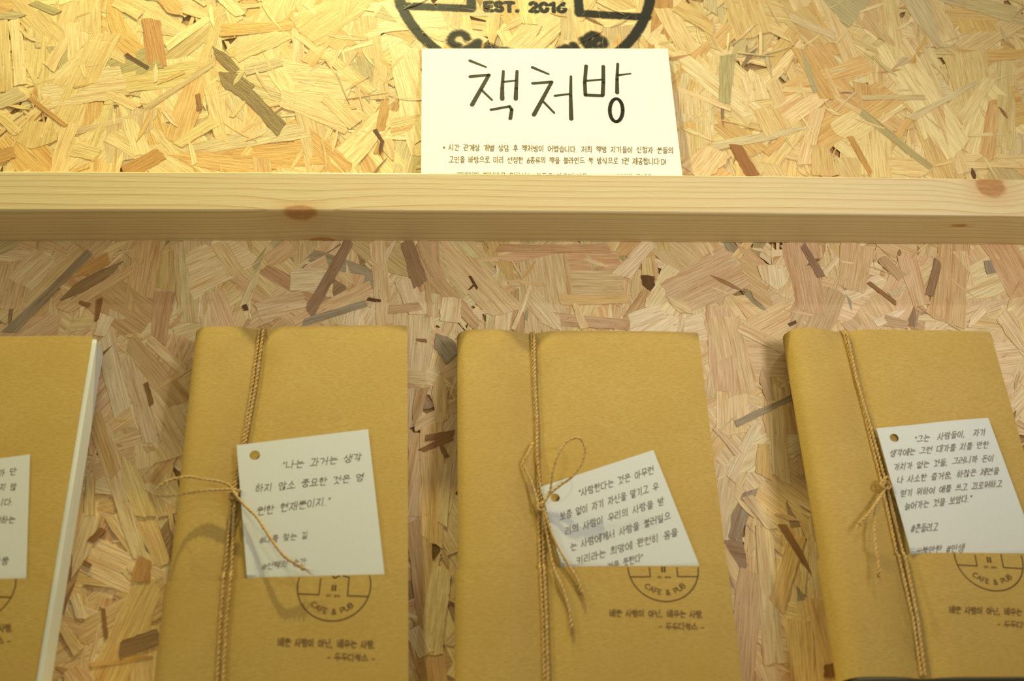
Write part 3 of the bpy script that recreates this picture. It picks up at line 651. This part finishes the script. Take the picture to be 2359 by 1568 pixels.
# ------------------------------------------------------------------ twine
def tube(mb, pts, rad, sides=6, cap=True):
    n = len(pts)
    if n < 2: return
    fr = None; vs = []
    for i, p in enumerate(pts):
        t = (pts[min(i + 1, n - 1)] - pts[max(i - 1, 0)]).normalized()
        if fr is None: fr = t.orthogonal().normalized()
        fr = (fr - t * fr.dot(t)).normalized(); bi = t.cross(fr)
        r = rad(i / (n - 1)) if callable(rad) else rad
        vs += [p + (fr * math.cos(a) + bi * math.sin(a)) * r for a in [2 * math.pi * k / sides for k in range(sides)]]
    fs = [(i * sides + k, i * sides + (k + 1) % sides, (i + 1) * sides + (k + 1) % sides, (i + 1) * sides + k) for i in range(n - 1) for k in range(sides)]
    if cap: fs += [tuple(range(sides))[::-1], tuple((n - 1) * sides + k for k in range(sides))]
    mb.add(vs, fs)
def smooth_path(pts, step=0.0007):
    """Catmull-Rom through the points, resampled evenly"""
    P = [pts[0] * 2 - pts[1]] + list(pts) + [pts[-1] * 2 - pts[-2]]
    out = []
    for i in range(1, len(P) - 2):
        L = (P[i + 1] - P[i]).length; m_ = max(2, int(L / step))
        for k in range(m_):
            t = k / m_; a, b, c, d = P[i - 1], P[i], P[i + 1], P[i + 2]
            out.append(0.5 * ((2 * b) + (c - a) * t + (2 * a - 5 * b + 4 * c - d) * t * t + (3 * b - a - 3 * c + d) * t ** 3))
    out.append(P[-2]); return out
def twine(mb, pts, r=0.0008, pitch=0.0054, fuzz=1.0, fray=False):
    path = smooth_path([Vector(p) for p in pts]); n = len(path)
    fr = None; plies = [[], []]; s = 0; ph = random.uniform(0, 6)
    for i, p in enumerate(path):
        t = (path[min(i + 1, n - 1)] - path[max(i - 1, 0)]).normalized()
        if fr is None: fr = t.orthogonal().normalized()
        fr = (fr - t * fr.dot(t)).normalized(); bi = t.cross(fr)
        if i: s += (path[i] - path[i - 1]).length
        a = ph + s / pitch * 2 * math.pi
        spread = r * (.38 + .06 * math.sin(s * 900 + ph))
        if fray and i > n - 10: spread = r * (.5 + (i - n + 10) * .06)
        for k in (0, 1):
            an = a + k * math.pi
            plies[k].append(p + (fr * math.cos(an) + bi * math.sin(an)) * spread)
    for k in (0, 1): tube(mb, plies[k], lambda t, k=k: r * (.66 + .07 * math.sin(t * n * .11 + k * 2) + .05 * math.sin(t * n * .37 + ph)), 6)
    for _ in range(int(s * 700 * fuzz)):
        i = random.randrange(n - 1)
        d = Vector((random.gauss(0, 1), random.gauss(0, 1) - .3, random.gauss(0, 1))).normalized()
        t = (path[min(i + 1, n - 1)] - path[i]).normalized()
        L = random.uniform(.0012, .0045) if random.random() < .9 else random.uniform(.005, .010)
        a = path[i] + d * r * .6
        q = [a, a + (d * .6 + t).normalized() * L * .5, a + (d * .9 + t * 1.1).normalized() * L + Vector((0, 0, -L * .2))]
        tube(mb, q, lambda x: .00006 * (1 - x * .6), 3, False)
    if fray:
        for _ in range(14):
            d = (path[-1] - path[-6]).normalized() + Vector([random.uniform(-.5, .5) for _ in range(3)])
            tube(mb, [path[-2], path[-1] + d * random.uniform(.002, .005)], lambda x: .00012 * (1 - x * .7), 3, False)
# ------------------------------------------------------------------ wrapped books
class Book: pass
def make_book(cfg):
    B = Book(); T = cfg['T']
    Pt = ztop_at(*cfg['topmid'], -(T + .004))
    pl = Plane(Pt, (1, 0, 0), (0, math.sin(BETA), math.cos(BETA)))
    TL, TR, BL, BR = [pl.hit(*cfg[k]) for k in ('TL', 'TR', 'BL', 'BR')]
    la = math.atan2(TL[0] - BL[0], TL[1] - BL[1]); ra = math.atan2(TR[0] - BR[0], TR[1] - BR[1])
    rot = (la + ra) / 2
    print('BOOK', cfg['name'], 'top w', TR[0] - TL[0], 'bottom w', BR[0] - BL[0], 'angles', math.degrees(la), math.degrees(ra))
    Wd = ((TR[0] - TL[0]) + (BR[0] - BL[0])) / 2 * math.cos(rot)
    cr, sr = math.cos(rot), math.sin(rot)
    U = pl.U * cr - pl.V * sr; V = pl.U * sr + pl.V * cr
    mid = pl.w((TL[0] + TR[0]) / 2, (TL[1] + TR[1]) / 2)
    # height down to the shelf
    Hh = (mid.z - ZSH) / V.z - Wd / 2 * abs(U.z) / V.z - .0004
    P = mid - V * Hh                                  # bottom centre of the front face
    B.pl = Plane(P, U, V); B.T = T; B.H = Hh; B.W = Wd
    pl = B.pl
    B.name = cfg['name']
    root = bpy.data.objects.new('wrapped_book', None); COL.objects.link(root); root.empty_display_size = .02
    root.location = pl.w(0, 0, -T / 2); B.root = root
    tag(root, cfg['label'], 'book', 'brown paper wrapped books on the lower rail')
    # twine line on the cover as u(v)
    tp = sorted([pl.hit(*p)[::-1] for p in cfg['twine']])
    tv = [a for a, b in tp]; tu = [b for a, b in tp]
    B.tu = lambda v: float(np.interp(v, tv, tu))
    R_ = T * .5; uL, uR = -Wd / 2, Wd / 2
    dep = cfg.get('valley', .0052)
    hv = pl.hit(10, cfg['band'])[1]; hv = pl.hit((cfg['BL'][0] + cfg['BR'][0]) / 2, cfg['band'])[1]
    B.vb = hv
    def S(u, v):
        d = u - B.tu(v)
        k = dep * (0.75 + 0.25 * math.cos((v / Hh - .5) * 2.2))
        n = -k * math.exp(-(abs(d) / (.012 if d < 0 else .009)) ** 1.6)
        x = (u - uL) / .030
        n += .0009 * math.exp(-(x - .9) ** 2 * 1.6) + cfg.get('bulge', .0)
        n -= .0012 * max(0, (u - (uR - .02)) / .02) ** 2
        n += .00010 * math.sin(u * 90 + v * 35 + cfg['seed']) + .00008 * math.sin(v * 95 - u * 50 + cfg['seed'] * 2)
        n += .0006 * math.exp(-(((v - Hh + .012) / .012) ** 2)) * math.sin((u - B.tu(v)) * 210) * math.exp(-(abs(d) / .03) ** 2)
        return n
    B.S = S
    ar = cfg.get('inset', 0.0)
    def profile(v, off, us=None):
        pts = []
        nF = S(uL + R_, v) ; c = (nF - T) / 2; rn = (nF + T) / 2
        pts += [(uR - .001 - (uR - uL - R_) * k / 6, -T - off) for k in range(6)]
        for k in range(13):
            a = -math.pi / 2 - math.pi * k / 12
            pts.append((uL + R_ + (R_ + off) * math.cos(a), c + (rn + off) * math.sin(a)))
        nu = 44
        edge = uR - ar * (1 - v / Hh)
        for k in range(1, nu + 1):
            u = uL + R_ + (edge - uL - R_) * k / nu
            pts.append((u, S(u, v) + off))
        return pts
    def wrap(v0, v1, off, th, name, mat_, nv):
        mb = MB(); rows = []
        for lev in (0, 1):
            vs = []
            for j in range(nv + 1):
                v = v0 + (v1 - v0) * j / nv
                pr = profile(v, off - lev * th)
                vs += [pl.w(u, v, n) for u, n in pr]
            m_ = len(pr); k = lambda i, j: j * m_ + i
            fs = [(k(i, j), k(i + 1, j), k(i + 1, j + 1), k(i, j + 1)) for i in range(m_ - 1) for j in range(nv)]
            if lev: fs = [f[::-1] for f in fs]
            mb.add(vs, fs)
        o_ = m_ * (nv + 1)
        edge = [k(i, 0) for i in range(m_ - 1)] + [k(m_ - 1, j) for j in range(nv)] + [k(i, nv) for i in range(m_ - 1, 0, -1)] + [k(0, j) for j in range(nv, 0, -1)]
        mb.f += [(a, a + o_, b + o_, b) for a, b in zip(edge, edge[1:] + edge[:1])]
        return mb.build(name, mat_, root, smooth=False)
    w_ = wrap(0.0003, Hh, 0.0, .0003, 'kraft_wrapper', M_KRAFT, 40); w_.data.shade_smooth()
    bnd = wrap(0.0, hv, .0017, .0003, 'paper_band', M_BAND, 26); bnd.data.shade_smooth()
    for q in (w_, bnd):
        md = q.modifiers.new('crisp_edges', 'EDGE_SPLIT'); md.split_angle = math.radians(50)
    B.band = bnd
    # pages
    mb = MB(); e = cfg.get('pages_out', -.0015)
    ring = []
    nn = 10
    for j, v in enumerate((0.0012, Hh - .0012)):
        f_ = min(-.0022, -.0006 - dep)
        ring.append([pl.w(uL + R_ * .8, v, -T + .0006), pl.w(uR + e, v, -T + .0006), pl.w(uR + e, v, -.0026), pl.w(uR - .012, v, -.0024), pl.w(uL + R_ * .8, v, f_ - .0012)])
    vs = ring[0] + ring[1]
    uvs = []
    for j, v in enumerate((0.0, Hh)):
        for (n_) in (-T, -T, 0, 0, 0): uvs.append((v, n_))
    mb.add(vs, [(0, 1, 2, 3, 4)[::-1], (5, 6, 7, 8, 9)] + [(i, (i + 1) % 5, 5 + (i + 1) % 5, 5 + i) for i in range(5)], uv=uvs)
    mb.build('page_block', M_PAGES, root)
    # twine round the book
    mbt = MB(); r = .00098
    kx, ky = cfg['knot']; ku, kv = pl.hit(kx, ky, .002)
    def surf_pt(u, v, lift=0.0):
        off = .0017 if v < hv + .002 else 0
        return pl.w(u, v, S(u, v) + off + r + lift)
    for sgn, paths in ((-1, cfg['strands'][0]), (1, cfg['strands'][1])):
        pts = []
        u_top = pl.hit(*paths[0])[0]
        for n_ in (-T - r, -T * .5):
            pts.append(pl.w(u_top, Hh + r * (1 if n_ > -T else -4), n_))
        pts.append(pl.w(u_top, Hh + r * .9, S(u_top, Hh) - .0006))
        P2 = [pl.hit(*p, -.002) for p in paths]
        for (u, v) in P2:
            if v > Hh - .0015: continue
            pts.append(surf_pt(u, v, 0.0009 if sgn > 0 else 0))
        dense = [pts[0], pts[1], pts[2]]
        for a, b in zip(P2, P2[1:]):
            for k in range(16):
                t = k / 16; u, v = a[0] + (b[0] - a[0]) * t, a[1] + (b[1] - a[1]) * t
                if .0002 < v < Hh - .001: dense.append(surf_pt(u, v, .0009 if sgn > 0 else 0))
        pts = dense
        twine(mbt, pts, r)
    tw = mbt.build('twine', M_TWINE, root, smooth=True)
    def lifted(seq):
        return [pl.w(*pl.hit(x, y, h), h) for x, y, h in seq]
    for nm, seqs in cfg['extra'].items():
        for seq in seqs:
            mb = MB(); twine(mb, lifted(seq), (.00085 if nm != 'bow_loop' else .00075), fray=(nm == 'loose_end'))
            mb.build(nm, M_TWINE, tw, smooth=True)
    # knot
    mb = MB(); kc = (ku, kv)
    q = []
    for k in range(15):
        a = k * .95
        q.append(pl.w(ku + .0019 * math.cos(a), kv + .0024 * math.sin(a * 1.35), .0002 + .0016 * math.sin(a * .8 + 1)))
    twine(mb, q, .00085, fuzz=.8)
    mb.build('knot', M_TWINE, tw, smooth=True)
    return B
def band_print(B, logo, lines):
    """logo = (centre px, right px x, bottom py, rotation); lines = text rows"""
    pl = B.pl; n_off = lambda u, v: B.S(u, v) + .0017 + .00007
    (cx, cy), rad_px, rot = logo
    cu, cv = pl.hit(cx, cy, .001); ru, _ = pl.hit(cx + rad_px, cy, .001); rad = ru - cu
    c, s = math.cos(math.radians(rot)), math.sin(math.radians(rot))
    def put(mb, strokes, hw):
        for st in strokes:
            q = [(cu + rad * (a * c - b * s), cv + rad * (a * s + b * c)) for a, b in st]
            for a, b in zip(q, q[1:]):
                if max(a[1], b[1]) > B.vb - .0004 or max(a[0], b[0]) > B.W / 2 - .001: continue
                capsule(mb, pl, a, b, hw, hw, n_off)
    mb = MB(); LS = logo_strokes()
    ring = LS[0][1]; put(mb, [ring], .00033)
    ln = LS[1][1]; dense = []
    for a, b in zip(ln, ln[1:]):
        for k in range(8): dense.append((a[0] + (b[0] - a[0]) * k / 8, a[1] + (b[1] - a[1]) * k / 8))
    dense.append(ln[-1]); put(mb, [dense], .00033)
    put(mb, [[(a, b - .022), (a, b + .022)] for a in (-.038, .038) for b in (-.015, -.10)], .00052)
    put(mb, place_straight('EST. 2016', 0, -.285, .055, .36, .26), .00011)
    put(mb, place_arc('CAFE & PUB', .74, -90, 92, .145), .00022)
    top = place_arc('BOOKS', .74, -90, 52, .145)
    put(mb, [[(-a, -b) for a, b in st] for st in top], .00022)
    o = mb.build('printed_emblem', M_INK_STAMP, B.band)
    for (txt, p0, p1, h, wd) in lines:
        mb = MB(); write(mb, pl, txt, p0, p1, h, wd, n_off, trim=B.vb, gap=.06)
        mb.build('printed_motto', M_INK_BAND, B.band)
def card(B, corners, lines, hole, label, curl=None, foot=.004, lift=.0010, inks=None):
    """stiff white card standing in the band; corners tl, tr, and where its sides meet the band"""
    pl = B.pl; n0 = lift
    tl, tr, bl, br = [Vector(pl.hit(*p, n0)) for p in corners]
    bl = bl + (bl - tl).normalized() * foot; br = br + (br - tr).normalized() * foot
    # a flat card just off the cover
    Uc = (tr - tl); cx = (tl + tr + bl + br) / 4
    mb = MB(); nx, ny = 40, 44
    hu = pl.hit(*hole[:2], n0) if hole else None; hr = .0023
    hr = hole[2] * .255e-3 if hole else 0
    def nn(u, v):
        d = 0.0
        if curl: d = curl(u, v)
        k_ = max(0.0, min(1.0, (B.vb + .0015 - v) / .0015))   # below the band's edge the card tucks in against the cover
        return (n0 + d) * (1 - k_) + min(n0, B.S(u, v) + .0009) * k_
    rows = {}
    # triangulated grid with a round hole: move the nearest vertices onto the hole rim
    def uvp(s, t):
        a = bl.lerp(br, s); b = tl.lerp(tr, s); return a.lerp(b, t)
    G = [[uvp(i / nx, j / ny) for i in range(nx + 1)] for j in range(ny + 1)]
    drop = set()
    if hu:
        h = Vector(hu)
        # a square of cells around the hole is replaced by a fan ring
        s_ = min(((G[j][i] - h).length, i, j) for j in range(ny + 1) for i in range(nx + 1)); ci, cj = s_[1], s_[2]
        k_ = 2
        ci = max(k_, min(nx - k_, ci)); cj = max(k_, min(ny - k_, cj))
        drop = {(i, j) for i in range(ci - k_, ci + k_) for j in range(cj - k_, cj + k_)}
        sq = [(ci - k_ + a, cj - k_) for a in range(2 * k_)] + [(ci + k_, cj - k_ + a) for a in range(2 * k_)] + [(ci + k_ - a, cj + k_) for a in range(2 * k_)] + [(ci - k_, cj + k_ - a) for a in range(2 * k_)]
    th = .0003
    flat = [G[j][i] for j in range(ny + 1) for i in range(nx + 1)]
    k = lambda i, j: j * (nx + 1) + i
    faces = [(k(i, j), k(i + 1, j), k(i + 1, j + 1), k(i, j + 1)) for i in range(nx) for j in range(ny) if (i, j) not in drop]
    rim = []
    if hu:
        for (i, j) in sq:
            d = G[j][i] - h; rim.append(len(flat)); flat.append(h + d.normalized() * hr)
        m_ = len(sq)
        faces += [(k(*sq[a]), k(*sq[(a + 1) % m_]), rim[(a + 1) % m_], rim[a]) for a in range(m_)]
    o_ = len(flat)
    vs = [pl.w(p.x, p.y, nn(p.x, p.y)) for p in flat] + [pl.w(p.x, p.y, nn(p.x, p.y) - th) for p in flat]
    edge = [k(i, 0) for i in range(nx)] + [k(nx, j) for j in range(ny)] + [k(i, ny) for i in range(nx, 0, -1)] + [k(0, j) for j in range(ny, 0, -1)]
    fs = faces + [tuple(x + o_ for x in f[::-1]) for f in faces] + [(a, a + o_, b + o_, b) for a, b in zip(edge, edge[1:] + edge[:1])]
    if rim: fs += [(b, b + o_, a + o_, a) for a, b in zip(rim, rim[1:] + rim[:1])]
    mb.add(vs, fs)
    o = mb.build('quote_card', M_CARD, base=pl.w((bl.x + br.x) / 2, (bl.y + br.y) / 2, n0))
    tag(o, label, 'card', 'quote cards tucked into the wrapped books')
    for (txt, p0, p1, hh, wd, *ink_) in lines:
        mb = MB(); write(mb, pl, txt, p0, p1, hh, wd, lambda u, v: nn(u, v) + .00008, slant=.28, gap=.08)
        mb.build('printed_line', ink_[0] if ink_ else M_INK_CARD, o)
    return o
cfgs = [
 dict(name='a', T=.019, topmid=(-50, 773), TL=(-330, 778), TR=(212, 772), BL=(-560, 1568), BR=(82, 1568), band=1342, seed=1.0, pages_out=.0022, valley=.0035, inset=0,
      label='brown paper wrapped book with bare white page edges at the left end', knot=(-130, 1180),
      twine=[(-150, 775), (-190, 1180), (-240, 1568)], strands=[[(-153, 775), (-192, 1180), (-245, 1580)], [(-146, 775), (-186, 1180), (-236, 1580)]],
      extra={'loose_end': [[(-190, 1180, .001), (-170, 1240, .004), (-150, 1300, .004)]]}),
 dict(name='b', T=.018, topmid=(700, 752), TL=(440, 755), TR=(944, 746), BL=(362, 1568), BR=(934, 1568), band=1331, seed=2.2,
      label='twine-tied wrapped book whose bow loop sticks out over its spine to the left', knot=(537, 1138),
      twine=[(602, 758), (584, 900), (558, 1040), (536, 1140), (524, 1330), (506, 1568)],
      strands=[[(598, 757), (581, 880), (562, 1000), (534, 1135), (515, 1330), (506, 1450), (497, 1640)], [(607, 757), (590, 880), (568, 1000), (540, 1135), (532, 1330), (520, 1450), (511, 1640)]],
      extra={'bow_loop': [[(548, 1140, .002), (520, 1113, .004), (470, 1104, .007), (430, 1098, .010), (388, 1107, .012), (361, 1126, .012), (366, 1141, .011), (400, 1141, .009), (460, 1131, .006), (520, 1127, .004), (556, 1130, .0012)]],
             'loose_end': [[(532, 1126, .003), (560, 1160, .004), (592, 1192, .006), (622, 1238, .008), (652, 1278, .009), (680, 1298, .008), (703, 1311, .007)]]}),
 dict(name='c', T=.017, topmid=(1330, 765), TL=(1050, 765), TR=(1612, 758), BL=(1060, 1568), BR=(1712, 1568), band=1306, seed=3.1, inset=.0016,
      label='twine-tied wrapped book with a tall upright bow loop, middle of the three tied books', knot=(1247, 1166),
      twine=[(1226, 768), (1232, 900), (1240, 1050), (1244, 1166), (1250, 1330), (1262, 1568)],
      strands=[[(1225, 767), (1230, 880), (1239, 1050), (1242, 1165), (1244, 1300), (1250, 1420), (1256, 1640)], [(1230, 767), (1232, 880), (1237, 960), (1237, 1050), (1250, 1165), (1253, 1300), (1258, 1420), (1264, 1640)]],
      extra={'bow_loop': [[(1246, 1166, .002), (1266, 1135, .005), (1275, 1080, .010), (1290, 1038, .013), (1312, 1013, .014), (1336, 1010, .014), (1348, 1034, .013), (1340, 1068, .011), (1318, 1098, .009), (1290, 1118, .006), (1264, 1142, .004), (1246, 1168, .002)],
                          [(1240, 1165, .001), (1228, 1120, .001), (1212, 1085, .001), (1205, 1066, .001), (1217, 1045, .001), (1228, 1020, -.001)]],
             'loose_end': [[(1252, 1168, .002), (1270, 1225, .003), (1288, 1264, .0035), (1312, 1305, .0035), (1330, 1335, .0035), (1340, 1366, .003)],
                           [(1250, 1168, .002), (1262, 1240, .001), (1276, 1310, .002), (1294, 1350, .0025), (1310, 1400, .0025), (1317, 1448, .002)]]}),
 dict(name='d', T=.020, topmid=(2060, 762), TL=(1815, 762), TR=(2281, 756), BL=(1950, 1568), BR=(2510, 1568), band=1276, seed=4.4,
      label='twine-tied wrapped book with two short hanging twine tails, right end of the row', knot=(2042, 1116),
      twine=[(1946, 764), (1978, 880), (2004, 990), (2038, 1112), (2078, 1290), (2134, 1568)],
      strands=[[(1944, 763), (1977, 880), (2003, 990), (2034, 1112), (2070, 1280), (2104, 1430), (2132, 1640)], [(1949, 763), (1975, 880), (2008, 990), (2042, 1112), (2082, 1280), (2112, 1430), (2140, 1640)]],
      extra={'bow_loop': [[(2052, 1112, .001), (2044, 1098, .003), (2028, 1116, .0035), (2044, 1126, .002), (2054, 1118, .001)]],
             'loose_end': [[(2038, 1128, .002), (2018, 1160, .005), (1998, 1186, .006), (1980, 1208, .006)],
                           [(2038, 1128, .002), (2020, 1165, .004), (2014, 1215, .006), (2018, 1262, .007), (2024, 1300, .008), (2025, 1328, .008)]]}),
]
BK = {c['name']: make_book(c) for c in cfgs}
for k, b in BK.items(): print(k, 'W', b.W, 'H', b.H)
m1, m2 = '배운 사람이 아닌, 배우는 사람.', '- 두두디북스 -'
c3 = lambda x, y: (400 + x / 3.932, 1280 + y / 3.932)
band_print(BK['b'], ((770, 1350), 84, -4), [(m1, c3(945, 812), c3(1830, 835), 17, .00034), (m2, c3(1395, 940), c3(1820, 955), 16, .00034)])
c5 = lambda x, y: (1150 + x / 3.932, 1280 + y / 3.932)
band_print(BK['c'], ((1527, 1308), 80.5, 0), [(m1, c5(1000, 545), c5(1855, 558), 15, .00032), (m2, c5(1450, 665), c5(1855, 672), 15, .00032)])
band_print(BK['d'], ((2276, 1286), 77, -3), [(m1, (2187, 1411), (2395, 1418), 15, .00032), (m2, (2298, 1443), (2400, 1447), 14, .00032)])
band_print(BK['a'], ((-48, 1352), 84, -4), [(m1, (-190, 1458), (35, 1458), 16, .00034), (m2, (-80, 1492), (28, 1486), 16, .00034)])
# cards
def rows(org, sc, items, inkd=None):
    out = []
    for t, a, b, h, *r in items:
        out.append((t, (org[0] + a[0] / sc, org[1] + a[1] / sc), (org[0] + b[0] / sc, org[1] + b[1] / sc), h, .00022, *r))
    return out
card(BK['a'], [(-200, 1083), (69, 1046), (-215, 1341), (60, 1341)], rows((0, 980), 2.667, [
    ('사랑하다가 단', (-180, 345), (108, 315), 15), ('람들이 하지 않', (-180, 420), (106, 408), 15), ('는 것입니다.', (-180, 515), (92, 500), 15), ('온통 체험하는', (-180, 625), (98, 608), 15), ('#미움', (-70, 870), (60, 862), 16)]),
    None, 'white quote card cut off by the left picture edge, in the leftmost book')
card(BK['b'], [(545, 1025), (848, 988), (569, 1331), (887, 1331)], rows((340, 960), 3.92, [
    ('"나는 과거는 생각', (1215, 470), (1930, 395), 17), ('하지 않소 중요한 것은 영', (970, 680), (1950, 575), 17), ('원한 현재뿐이지."', (985, 888), (1650, 790), 18),
    ('#나를 찾는 길', (1010, 1140), (1445, 1095), 15, M_INK_LIGHT), ('#선택의 순간', (1030, 1380), (1430, 1335), 15, M_INK_LIGHT)]),
    (587, 1048, 11.5), 'white quote card with three lines of writing, crossed by a loose twine end')
card(BK['c'], [(1245, 1121), (1505, 1036), (1294, 1309), (1610, 1299)], rows((1150, 980), 4.289, [
    ('"사랑한다는 것은 아무런', (790, 705), (1530, 470), 17), ('보증 없이 자기 자신을 맡기고 우', (600, 935), (1575, 630), 17), ('리의 사랑이 우리의 사랑을 받', (655, 1085), (1630, 775), 17),
    ('는 사람에게서 사랑을 불러일으', (705, 1240), (1695, 925), 17), ('키리라는 희망에 완전히 몸을', (765, 1375), (1765, 1085), 17), ('맡기는 것을 뜻한다"', (860, 1500), (1420, 1335), 17)]),
    (1279, 1146, 10), 'steeply tilted white quote card under the upright bow loop')
B4 = BK['d']
pt = B4.pl.hit(2200, 975)
def curl4(u, v):
    return .0012 * math.exp(-((u - pt[0]) / .02) ** 2) * max(0, min(1, (v - B4.vb) / .07))
card(B4, [(2019, 986), (2276, 963), (2099, 1275), (2392, 1275)], rows((1900, 940), 4.126, [
    ('"그는  사람들이,  자기', (850, 330), (1520, 262), 15), ('생각에는 그런 대가를 치를 만한', (615, 462), (1550, 382), 15), ('가치가 없는 것들, 그러니까 돈이', (650, 590), (1600, 508), 15),
    ('나 사소한 즐거움, 하찮은 체면을', (685, 715), (1650, 628), 15), ('얻기 위하여 애를 쓰고 괴로워하고', (715, 842), (1680, 748), 15), ('늙어가는 것을 보았다."', (755, 968), (1390, 890), 16),
    ('#흔들리고', (815, 1180), (1070, 1165), 18), ('#불안한 #인생', (870, 1395), (1320, 1365), 18)]),
    (2060, 1008, 10.5), 'white quote card closely written in six lines with a wavy top edge, at the right', curl=curl4)
